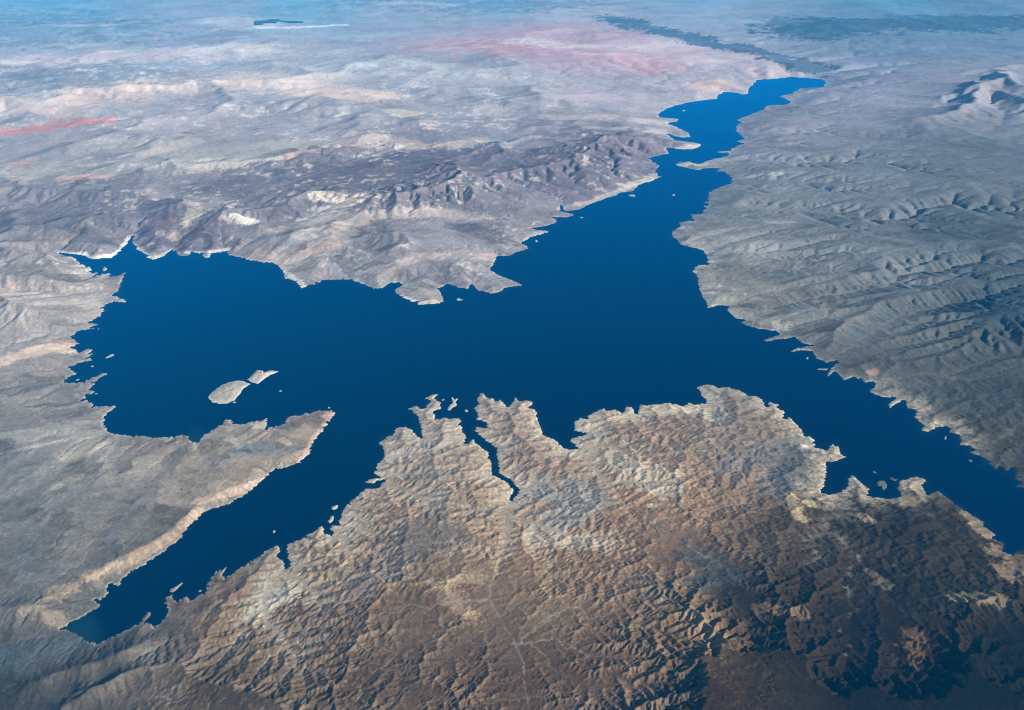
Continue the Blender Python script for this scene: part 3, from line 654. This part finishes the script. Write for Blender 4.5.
# gravel in the wash floors
dA_ = lA - np.log10((R * .0016) ** 2)
wash = smooth(1.7, 2.5, dA_ + .35 * n2) * (sdp > 0) * np.maximum(smooth(.25, .1, slope), near)
paint(wash * (  .36 * near * smooth(820, 640, PX + (PY - 480) * .6) + .46 * (1 - near) * smooth(650, 560, PY)) * (1 - .7 * east), (.38, .335, .265))
big = smooth(3.3, 3.8, dA_) * near
for _ in range(2):
    P = np.pad(big, 1, mode='edge'); big = np.maximum(big, .8 * np.maximum(np.maximum(P[:-2, 1:-1], P[2:, 1:-1]), np.maximum(P[1:-1, :-2], P[1:-1, 2:])))
paint(big * .4 * np.clip(.8 + n2, .3, 1), (.28, .255, .205))
paint(cany * .5 * np.clip(.7 + 1.1 * n2, .1, 1), (.28, .265, .215))
# outcrops of pale beds scattered over the far country
out_ = smooth(.24, .32, n2 + .55 * n1 + .35 * n3) * smooth(.05, .3, n0 + .15) * smooth(330, 280, PY) * smooth(45, 90, PY) * (1 - east)
paint(out_ * .55, (.50, .45, .38))
outp = smooth(.28, .34, fbm(U * 70 + 31, V * 70 + 11, 4, 141)) * smooth(0, .3, -n0) * smooth(300, 230, PY) * (1 - east)
paint(outp * .45, (.46, .36, .32))
dk_ = smooth(.25, .45, fbm(U * 45 + 3, V * 45 + 71, 5, 151) + .3 * n3)
paint(dk_ * .3 * (1 - near), (.13, .125, .14))
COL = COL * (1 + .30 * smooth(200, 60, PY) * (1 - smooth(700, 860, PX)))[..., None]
far_ = smooth(330, 200, PY) * smooth(5, 70, PY)
west_ = smooth(360, 280, PX) * smooth(255, 290, PY) * (1 - near)
crest_lit = near * smooth(1.2, .2, dA_) * smooth(.06, .2, slope)
COL = COL * (1 + .22 * crest_lit[..., None] * np.array([1.05, 1, .9], np.float32))  # bright sunlit edges of the ridges painted into the colour
mott = 1 + (.12 + .1 * far_ + .06 * near) * n2 + (.10 + .2 * far_ + .08 * near) * n3 + (.22 - .12 * west_) * n1 + (.2 - .12 * west_) * n0 + streak * (.04 + .14 * (1 - near) * smooth(200, 260, PY) + .03 * far_)
hue = (fbm(U * 24 + 5, V * 24 + 9, 4, 161) * .5 + n2 * .25)[..., None] * np.array([.16, -.02, -.12], np.float32)
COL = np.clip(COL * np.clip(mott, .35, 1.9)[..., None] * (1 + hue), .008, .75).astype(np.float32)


# ---------------------------------------------------------------- scene
scene = bpy.context.scene
C = scene.collection


def lin(nt, a, b): nt.links.new(a, b)


def land_material(name, bump=6.0):
    m = bpy.data.materials.new(name); m.use_nodes = True; nt = m.node_tree; nt.nodes.clear()
    N = nt.nodes.new
    out = N('ShaderNodeOutputMaterial'); bs = N('ShaderNodeBsdfPrincipled'); lin(nt, bs.outputs[0], out.inputs[0])
    bs.inputs['Roughness'].default_value = 1.0; bs.inputs['Specular IOR Level'].default_value = 0.0
    at = N('ShaderNodeAttribute'); at.attribute_name = 'soil'
    tc = N('ShaderNodeTexCoord')
    fine = N('ShaderNodeTexNoise'); fine.inputs['Scale'].default_value = 1 / 60; fine.inputs['Detail'].default_value = 6; fine.inputs['Roughness'].default_value = .65
    lin(nt, tc.outputs['Object'], fine.inputs['Vector'])
    mr = N('ShaderNodeMapRange'); mr.inputs[1].default_value = .25; mr.inputs[2].default_value = .75; mr.inputs[3].default_value = .68; mr.inputs[4].default_value = 1.32
    lin(nt, fine.outputs['Fac'], mr.inputs[0])
    mx = N('ShaderNodeMix'); mx.data_type = 'RGBA'; mx.blend_type = 'MULTIPLY'; mx.inputs[0].default_value = 1
    lin(nt, at.outputs['Color'], mx.inputs[6]); lin(nt, mr.outputs[0], mx.inputs[7])
    lin(nt, mx.outputs[2], bs.inputs['Base Color'])
    bn = N('ShaderNodeTexNoise'); bn.inputs['Scale'].default_value = 1 / 140; bn.inputs['Detail'].default_value = 5; bn.inputs['Roughness'].default_value = .6
    lin(nt, tc.outputs['Object'], bn.inputs['Vector'])
    bp = N('ShaderNodeBump'); bp.inputs['Strength'].default_value = .4; bp.inputs['Distance'].default_value = bump
    lin(nt, bn.outputs['Fac'], bp.inputs['Height']); lin(nt, bp.outputs[0], bs.inputs['Normal'])
    return m


LAND = land_material('desert_soil')


def make_mesh(name, verts, faces, mat, soil=None, normals=None):
    me = bpy.data.meshes.new(name)
    me.vertices.add(len(verts)); me.vertices.foreach_set('co', np.ascontiguousarray(verts, np.float32).ravel())
    k = faces.shape[1]
    me.loops.add(faces.size); me.loops.foreach_set('vertex_index', np.ascontiguousarray(faces, np.int32).ravel())
    me.polygons.add(len(faces)); me.polygons.foreach_set('loop_start', np.arange(0, faces.size, k, dtype=np.int32))
    me.polygons.foreach_set('use_smooth', np.ones(len(faces), bool))
    me.update(calc_edges=True)
    if soil is not None:
        a = me.attributes.new('soil', 'FLOAT_COLOR', 'POINT')
        a.data.foreach_set('color', np.concatenate([soil, np.ones((len(soil), 1), np.float32)], 1).astype(np.float32).ravel())
    if normals is not None:
        me.normals_split_custom_set_from_vertices(normals)
    me.materials.append(mat)
    o = bpy.data.objects.new(name, me); C.objects.link(o)
    return o


def structure(o, label):
    o['kind'] = 'structure'; o['label'] = label; o['category'] = o.name.split('.')[0].replace('_', ' ')
    return o


# normals of the whole surface, so that the pieces meet without a seam
P3 = np.stack([X, Y, h], -1)
tu = np.gradient(P3, axis=0); tv = np.gradient(P3, axis=1)
NRM = np.cross(tv, tu); NRM /= np.linalg.norm(NRM, axis=-1, keepdims=True)

fx = (PX[:-1, :-1] + PX[1:, 1:]) / 2; fy = (PY[:-1, :-1] + PY[1:, 1:]) / 2
fs = np.maximum(np.maximum(sdp[:-1, :-1], sdp[1:, 1:]), np.maximum(sdp[1:, :-1], sdp[:-1, 1:]))
fn = near[:-1, :-1] > .5; fe = east[:-1, :-1] > .5
fj = 25 * n1[:-1, :-1]
piece = np.full(fx.shape, 0)                                  # desert plain
piece[(fy + fj * .3 > 262) & (fx < 360)] = 1                  # west shore
piece[fe] = 2
piece[fn] = 3
piece[fn & (fx + fj > 800 - (fy - 470) * .55) & (fx + fj > 725)] = 4
piece[(fx + fj > 905) & (fy > 58) & (fy + fj * .3 < 128)] = 5
hull = (fx > 385) & (fy < 250 - (fx - 385) * .27) & (fy > 200 - (fx - 385) * .26) & (fx < 665) & ~fe
piece[hull] = 6
NAMES = ['desert_plain', 'shore_plain', 'alluvial_slope', 'badland_hills', 'mountains', 'mountain_range', 'rocky_massif']
TEXT = ['wide pale far desert plain with cream and red beds north of the lake',
        'grey gravel shore plain with a long pale spit at the left of the lake',
        'grey gullied alluvial slope falling to the right shore of the lake',
        'brown dissected badland hills with pale gullied shores in front of the lake',
        'dark brown shadowed mountains at the lower right corner',
        'far blue mountain range standing above the right shore',
        'purple rocky massif along the far shore below the narrows']
vid = np.arange(NR * NC).reshape(NR, NC)
quad = np.stack([vid[:-1, :-1], vid[:-1, 1:], vid[1:, 1:], vid[1:, :-1]], -1)
keep = fs > -.010
Pf, Nf, Cf = P3.reshape(-1, 3), NRM.reshape(-1, 3), COL.reshape(-1, 3)
for k, nm in enumerate(NAMES):
    q = quad[(piece == k) & keep]
    if not len(q): continue
    used, inv = np.unique(q, return_inverse=True)
    structure(make_mesh(nm, Pf[used], inv.reshape(-1, 4), LAND, Cf[used], Nf[used]), TEXT[k])

# flat desert floor all round, out to the horizon
fl = bpy.data.materials.new('desert_floor'); fl.use_nodes = True
b = fl.node_tree.nodes['Principled BSDF']; b.inputs['Roughness'].default_value = 1; b.inputs['Specular IOR Level'].default_value = 0
nz = fl.node_tree.nodes.new('ShaderNodeTexNoise'); nz.inputs['Scale'].default_value = 1 / 4000; nz.inputs['Detail'].default_value = 8
tc = fl.node_tree.nodes.new('ShaderNodeTexCoord'); lin(fl.node_tree, tc.outputs['Object'], nz.inputs['Vector'])
rp = fl.node_tree.nodes.new('ShaderNodeValToRGB'); rp.color_ramp.elements[0].color = (.12, .10, .085, 1); rp.color_ramp.elements[1].color = (.3, .26, .22, 1)
lin(fl.node_tree, nz.outputs['Fac'], rp.inputs[0]); lin(fl.node_tree, rp.outputs[0], b.inputs['Base Color'])
G = 240000.0
gq = np.linspace(-G, G, 25); gx, gy = np.meshgrid(gq, gq); gi = np.arange(625).reshape(25, 25)
structure(make_mesh('ground', np.stack([gx.ravel(), gy.ravel(), np.full(625, -60.0)], 1),
                    np.stack([gi[:-1, :-1], gi[:-1, 1:], gi[1:, 1:], gi[1:, :-1]], -1).reshape(-1, 4), fl), 'desert floor reaching the horizon')

# ---------------------------------------------------------------- the lake
wm = bpy.data.materials.new('lake_water'); wm.use_nodes = True; nt = wm.node_tree; nt.nodes.clear()
out = nt.nodes.new('ShaderNodeOutputMaterial'); mxs = nt.nodes.new('ShaderNodeMixShader'); lin(nt, mxs.outputs[0], out.inputs[0])
body = nt.nodes.new('ShaderNodeBsdfDiffuse'); wat = nt.nodes.new('ShaderNodeAttribute'); wat.attribute_name = 'soil'; lin(nt, wat.outputs['Color'], body.inputs['Color'])
glo = nt.nodes.new('ShaderNodeBsdfGlossy'); glo.inputs['Color'].default_value = (.015, .51, 1.0, 1)
fre = nt.nodes.new('ShaderNodeFresnel'); fre.inputs['IOR'].default_value = 1.45
fm = nt.nodes.new('ShaderNodeMath'); fm.operation = 'MULTIPLY'; fm.use_clamp = True; fm.inputs[1].default_value = 1.6; lin(nt, fre.outputs[0], fm.inputs[0]); lin(nt, fm.outputs[0], mxs.inputs[0]); lin(nt, body.outputs[0], mxs.inputs[1]); lin(nt, glo.outputs[0], mxs.inputs[2])
tc = nt.nodes.new('ShaderNodeTexCoord')
nz = nt.nodes.new('ShaderNodeTexNoise'); nz.inputs['Scale'].default_value = 1 / 2600; nz.inputs['Detail'].default_value = 5
lin(nt, tc.outputs['Object'], nz.inputs['Vector'])
mr = nt.nodes.new('ShaderNodeMapRange'); mr.inputs[1].default_value = .3; mr.inputs[2].default_value = .7; mr.inputs[3].default_value = .10; mr.inputs[4].default_value = .2
lin(nt, nz.outputs['Fac'], mr.inputs[0]); lin(nt, mr.outputs[0], glo.inputs['Roughness'])
st = 4
lu = gu[::st]; lv = gv[::st]
ls = sd[::st, ::st]
q = np.minimum(np.minimum(ls[:-1, :-1], ls[1:, 1:]), np.minimum(ls[1:, :-1], ls[:-1, 1:])) < .004
li = np.arange(ls.size).reshape(ls.shape)
lq = np.stack([li[:-1, :-1], li[:-1, 1:], li[1:, 1:], li[1:, :-1]], -1)[q]
used, inv = np.unique(lq, return_inverse=True)
Lx, Ly = uv_to_xy(lu[:, None] + 0 * lv[None], lv[None] + 0 * lu[:, None])
lpx, lpy = to_px(Lx, Ly)
shal = smooth(-.004, .0005, ls) * .35 + smooth(28, 8, np.hypot(lpx - 82, lpy - 632)) + .5 * smooth(14, 4, np.hypot(lpx - 196, lpy - 436))
wcol = np.array([.0001, .0008, .014]) + np.clip(shal, 0, 1)[..., None] * np.array([.006, .022, .020])
wcol = wcol * (1 + .25 * fbm(Lx / 4200, Ly / 1500, 3, 171))[..., None]
o = make_mesh('lake', np.stack([Lx.ravel(), Ly.ravel(), np.zeros(Lx.size)], 1)[used], inv.reshape(-1, 4), wm, wcol.reshape(-1, 3)[used])
structure(o, 'deep blue lake with long arms')

# ---------------------------------------------------------------- islands
def island(pts, hgt, label, group=None, tint=(.40, .36, .30), low=(.5, .46, .38)):
    """an island as a low hill of its own, from its traced outline"""
    pts = np.array(pts, float)
    seg = []
    for i in range(len(pts)):
        a, b_ = pts[i], pts[(i + 1) % len(pts)]
        n = 6 if len(pts) < 9 else 4
        for k in range(n): seg.append(a + (b_ - a) * k / n)
    x, y = ground(*np.array(seg).T)
    cx, cy_ = x.mean(), y.mean()
    size = math.sqrt((x.max() - x.min()) * (y.max() - y.min()) + 1)
    th = np.arctan2(y - cy_, x - cx)
    jit = 1 + .10 * gnoise(x / size * 9 + cx, y / size * 9 + cy_, 7)
    V3, Cc = [], []
    K = 14; M = len(x)
    f = np.concatenate([[1.35, 1.12], np.linspace(1, .04, K)])
    for fr in f:
        px = cx + (x - cx) * fr * jit; py = cy_ + (y - cy_) * fr * jit
        e = max(0, 1 - fr)
        z = hgt * (1 - (1 - e) ** 2.2) * (1 + .5 * gnoise(px / size * 6 + 3, py / size * 6 + cx, 9)) + (hgt * .16 * gnoise(px / size * 15, py / size * 15 + cy_, 8) if fr < .95 else 0)
        z = np.full(M, -20.0 if fr > 1.2 else -5.0 if fr > 1 else .3) if fr >= 1 else np.maximum(z + .6, .5)
        V3.append(np.stack([px, py, z], 1))
        t = np.clip(e * 5 + .8 * gnoise(px / size * 8, py / size * 8, 4), 0, 1)[:, None]
        Cc.append(np.array(low) * (1 - t) + np.array(tint) * t * (1 + .3 * gnoise(px / size * 20, py / size * 20, 2))[:, None])
    V3.append(np.array([[cx, cy_, V3[-1][:, 2].mean()]])); Cc.append(np.array([tint]))
    F = []
    nr = len(f)
    for r in range(nr - 1):
        for k in range(M):
            k2 = (k + 1) % M
            F.append((r * M + k, r * M + k2, (r + 1) * M + k2, (r + 1) * M + k))
    for k in range(M):
        F.append(((nr - 1) * M + k, (nr - 1) * M + (k + 1) % M, nr * M, nr * M))
    V3 = np.concatenate(V3); Cc = np.clip(np.concatenate(Cc), .02, .75)
    Fq = [q_ for q_ in F if len(set(q_)) == 4]; Ft = [q_[:3] for q_ in F if len(set(q_)) == 3]
    area = sum(x[i] * y[(i + 1) % M] - x[(i + 1) % M] * y[i] for i in range(M))
    me = bpy.data.meshes.new('island')
    fc = Fq + Ft
    if area < 0: fc = [tuple(reversed(q_)) for q_ in fc]
    me.from_pydata(V3.tolist(), [], fc)
    for p_ in me.polygons: p_.use_smooth = True
    at_ = me.attributes.new('soil', 'FLOAT_COLOR', 'POINT')
    at_.data.foreach_set('color', np.concatenate([Cc, np.ones((len(Cc), 1))], 1).astype(np.float32).ravel())
    me.materials.append(LAND)
    o = bpy.data.objects.new('island', me); C.objects.link(o)
    o['label'] = label; o['category'] = 'island'; o['kind'] = 'thing'
    o['group'] = group or 'islands in the lake'
    return o


def blob(px, py, rx, ry, tilt=0.0, n=10):
    rnd = random.Random(int(px * 7 + py * 13)); t = math.radians(tilt); o = []
    for k in range(n):
        a = 2 * math.pi * k / n; q_ = rnd.uniform(.7, 1.15)
        ex, ey = rx * q_ * math.cos(a), ry * q_ * math.sin(a)
        o.append((px + ex * math.cos(t) - ey * math.sin(t), py + ex * math.sin(t) + ey * math.cos(t)))
    return o


PALE = dict(tint=(.36, .33, .28), low=(.50, .46, .39))
island([(208.6, 397.5), (211.7, 402), (220.3, 404), (227, 403.3), (234.4, 400.3), (240.6, 392.8), (244, 388), (250.3, 384.2), (242.2, 381), (236, 381), (229.7, 381.9), (224, 384), (218.8, 387.3), (212.5, 392)],
       45, 'smooth pale oval island, the largest island in the lake', tint=(.36, .325, .27))
island([(247.7, 379.5), (251, 376.5), (253, 374), (257.8, 370), (263.3, 371), (263.3, 373.6), (266, 373), (270.3, 370.2), (278.9, 371.3), (274, 373.5), (270.3, 374.8), (264, 379), (257.8, 383.8), (251.6, 381.9)],
       40, 'notched pale island just beyond the large oval island', tint=(.42, .38, .31))
island(blob(234.4, 402.2, 2.0, .8), 5, 'tiny islet touching the near shore of the large oval island', **PALE)
island(blob(280.5, 391, 1.7, .9), 5, 'lone tiny islet in open water between the oval island and the long spit', **PALE)
island(blob(329, 407.7, 1.2, .9), 5, 'tiny islet off the tip of the long pale spit', **PALE)
island([(102.6, 269.5), (104, 266.8), (107.5, 268.6), (105.5, 270.8), (103, 271)], 12, 'small white islet in the mouth of the narrow upper left bay', **PALE)
island([(105, 357.8), (107, 356.8), (110, 354.6), (114, 354), (113.5, 355.8), (110, 357), (107, 358.2)], 8, 'thin tilted white islet off the left shore', **PALE)
island(blob(77.8, 379.7, 2.2, .8, -15), 5, 'tiny islet inside the narrow bay on the left shore', **PALE)
island(blob(92.2, 366.3, 1.4, .8), 4, 'tiny islet below the forked point on the left shore', **PALE)
island(blob(273.9, 531.5, 1.3, 1.6), 8, 'tiny pale rock alone in the lower left arm of the lake', **PALE)
island([(331.5, 509), (332, 506), (334, 507.2), (336, 505), (338, 505.5), (337, 508.5), (334, 509.8)], 15, 'small ragged islet off the stepped left shore of the badlands', tint=(.38, .35, .29))
island([(170, 591.5), (170.5, 588.8), (173.5, 587.6), (178, 585), (182, 582.2), (183, 583.2), (179, 587), (175, 591), (172, 592.6)], 12, 'thin straight sliver islet beside the lower left arm shore', tint=(.22, .21, .18), low=(.28, .27, .23))
island(blob(200, 590.8, 2, 1.2, -20), 6, 'tiny dark islet in the small bay by the lower left arm', tint=(.16, .17, .15), low=(.2, .2, .18))
island([(447.3, 409.7), (448.5, 406.5), (451.4, 405.6), (452.6, 402), (451.2, 397.4), (452.4, 397.2), (454.3, 399.5), (457.3, 398.2), (457.7, 399.2), (455.2, 402.2), (456.9, 404.6), (456.2, 406), (452.5, 407.4), (450, 410.4)],
       18, 'branching Y-shaped white islet off the badland headland', **PALE)
island(blob(466.3, 410.8, 2.2, 1.3), 7, 'small white islet in the mouth of the canyon inlet', **PALE)
island(blob(443, 399.8, 1.3, .9), 5, 'tiny islet tucked against the badland headland tip', **PALE)
island([(456.5, 299.8), (457, 298.2), (459, 298), (460, 299.2), (463.2, 299.8), (460, 300.6), (458, 300.6)], 12, 'small bright white islet off the far shore peninsula', **PALE)
island(blob(536.3, 241, 1.2, 1.3), 12, 'tiny white islet close below the far shore massif', **PALE)
island(blob(581.6, 217.5, 1.8, .7), 10, 'flat white islet midway along the massif shore', **PALE)
island(blob(632.3, 195.6, 3.4, 1.2, 5), 14, 'long white islet below the narrows at the massif corner', **PALE)
island(blob(673.6, 195, 1.8, .8), 10, 'lone pale islet in mid channel below the narrows', **PALE)
island(blob(683.5, 110.6, 1.8, .7), 8, 'tiny far islet in the upper basin beyond the narrows', **PALE)
island(blob(874.4, 471.9, 2.2, 1.1, 30), 8, 'small dim islet off the dark mountains shore', tint=(.13, .12, .1), low=(.17, .15, .12))
island([(889.5, 478.2), (892, 477.4), (894, 479), (897.2, 479.4), (896, 480.8), (893, 480.6)], 8, 'small dark islet beside the tan headland of the dark mountains', tint=(.11, .1, .08), low=(.15, .13, .1))
island([(877, 482.5), (880, 480.5), (884, 481), (887, 484.5), (886.5, 488), (883, 490.5), (881, 486), (878, 486)], 8, 'green tinted shoal islet in the bay of the dark mountains', tint=(.12, .14, .1), low=(.1, .13, .11))
island(blob(970.3, 460.5, 2.4, 1.1, 20), 8, 'grey islet off the right shore near the picture edge', tint=(.16, .16, .14), low=(.2, .2, .17))
island(blob(945.3, 437.8, 1.4, 2.2, 15), 8, 'upright grey islet in the right shore bay', tint=(.2, .19, .16), low=(.24, .23, .2))
island(blob(807.2, 358.2, 1.3, 1.2), 8, 'tiny islet below the long hooked right shore point', tint=(.3, .28, .25), low=(.34, .32, .29))
island([(816.8, 369.5), (819.5, 368.4), (824, 368.6), (827.8, 368.6), (827, 370.2), (821, 370)], 7, 'flat grey sliver islet along the right shore', tint=(.24, .23, .21), low=(.3, .28, .25))

# dark solar field on the far pale flat: three blocks of tilted panel rows read as flat tables at this distance
sm = bpy.data.materials.new('solar_panel'); sm.use_nodes = True
b = sm.node_tree.nodes['Principled BSDF']; b.inputs['Base Color'].default_value = (.004, .03, .07, 1); b.inputs['Roughness'].default_value = .35
fr_m = bpy.data.materials.new('panel_frame'); fr_m.use_nodes = True
fr_m.node_tree.nodes['Principled BSDF'].inputs['Base Color'].default_value = (.5, .5, .5, 1)
root = bpy.data.objects.new('solar_farm', None); C.objects.link(root)
root['label'] = 'dark blue solar farm strip on the far pale plain'; root['category'] = 'solar farm'


def ground_z(x_, y_):
    i_ = np.clip(np.searchsorted(gu, np.log(np.hypot(x_, y_) / CAM_H)), 0, NR - 1); j_ = np.clip(np.searchsorted(gv, np.arctan2(x_, y_)), 0, NC - 1)
    return float(h[i_, j_])


rx, ry = ground(256, 30); root.location = (rx, ry, ground_z(rx, ry))
for quad_ in ([(256, 24.2), (281, 23.6), (276, 26.2), (264, 26.2), (264, 27.8), (256, 27.9)], [(269, 22.9), (280, 22.7), (279, 24.0), (268, 24.0)], [(281, 23.9), (297, 24.3), (304, 24.6), (303, 25.6), (293, 25.9), (281, 25.1)]):
    gx_, gy_ = ground(*(np.array(quad_) + (0, 2.5)).T)
    zt = max(ground_z(a_, b_) for a_ in np.linspace(gx_.min(), gx_.max(), 6) for b_ in np.linspace(gy_.min(), gy_.max(), 6)) + 25
    n = len(gx_)
    vv = [(gx_[k] - rx, gy_[k] - ry, zt - root.location.z) for k in range(n)] + [(gx_[k] - rx, gy_[k] - ry, zt - 120 - root.location.z) for k in range(n)]
    me = bpy.data.meshes.new('panel_block')
    me.from_pydata(vv, [], [tuple(range(n))] + [(k, n + k, n + (k + 1) % n, (k + 1) % n) for k in range(n)])
    me.materials.append(sm)
    o = bpy.data.objects.new('panel_block', me); C.objects.link(o); o.parent = root


# ---------------------------------------------------------------- air
hz = bpy.data.materials.new('haze'); hz.use_nodes = True; nt = hz.node_tree; nt.nodes.clear()
out = nt.nodes.new('ShaderNodeOutputMaterial'); pv = nt.nodes.new('ShaderNodeVolumePrincipled')
pv.inputs['Color'].default_value = HAZE_COL; pv.inputs['Absorption Color'].default_value = HAZE_ABS
pv.inputs['Density'].default_value = HAZE_DENS; pv.inputs['Anisotropy'].default_value = HAZE_G
lin(nt, pv.outputs[0], out.inputs['Volume'])
a, z0, z1 = 250000.0, -61.0, CAM_H + 150
bv = np.array([(x, y, z) for z in (z0, z1) for y in (-a, a) for x in (-a, a)])
bf = np.array([(0, 2, 3, 1), (4, 5, 7, 6), (0, 1, 5, 4), (2, 6, 7, 3), (0, 4, 6, 2), (1, 3, 7, 5)])
o = make_mesh('haze', bv, bf, hz); o['kind'] = 'stuff'; o['label'] = 'blue desert air thickening with distance'; o['category'] = 'haze'

# ---------------------------------------------------------------- light
EL, AZ = math.radians(SUN_EL), math.radians(SUN_AZ)          # azimuth clockwise from +Y
d = np.array([math.sin(AZ) * math.cos(EL), math.cos(AZ) * math.cos(EL), math.sin(EL)])
ld = bpy.data.lights.new('sun', 'SUN'); ld.energy = SUN_E; ld.angle = math.radians(.5); ld.color = (1, .90, .76)
lo = bpy.data.objects.new('sun', ld); C.objects.link(lo)
from mathutils import Vector
lo.rotation_euler = Vector(d).to_track_quat('Z', 'Y').to_euler()
w = bpy.data.worlds.new('World'); scene.world = w; w.use_nodes = True; nt = w.node_tree
sky = nt.nodes.new('ShaderNodeTexSky'); sky.sky_type = 'NISHITA'; sky.sun_disc = False
sky.sun_elevation = EL; sky.sun_rotation = AZ; sky.altitude = 2000
nt.links.new(sky.outputs[0], nt.nodes['Background'].inputs[0]); nt.nodes['Background'].inputs[1].default_value = SKY_E

cam = bpy.data.cameras.new('camera'); co = bpy.data.objects.new('camera', cam); C.objects.link(co)
cam.sensor_width = 36; cam.lens = 36 * FOC / W; cam.clip_start = 1; cam.clip_end = 900000
co.location = (0, 0, CAM_H); co.rotation_euler = (math.pi / 2 - PITCH, 0, 0)
scene.camera = co
vs = scene.view_settings; scene.display_settings.display_device = 'sRGB'
vs.view_transform = 'Standard'; vs.look = 'None'; vs.exposure = EXPO; vs.gamma = 1; vs.use_curve_mapping = False
scene.render.engine = 'CYCLES'
cy = scene.cycles
cy.max_bounces = 5; cy.diffuse_bounces = 2; cy.glossy_bounces = 2; cy.volume_bounces = VOL_B; cy.transmission_bounces = 1
cy.use_denoising = True; cy.denoising_prefilter = 'NONE'; cy.denoising_input_passes = 'RGB_ALBEDO_NORMAL'; cy.pixel_filter_type = 'BLACKMAN_HARRIS'; cy.filter_width = 1.1; cy.use_adaptive_sampling = False
scene.frame_set(1)
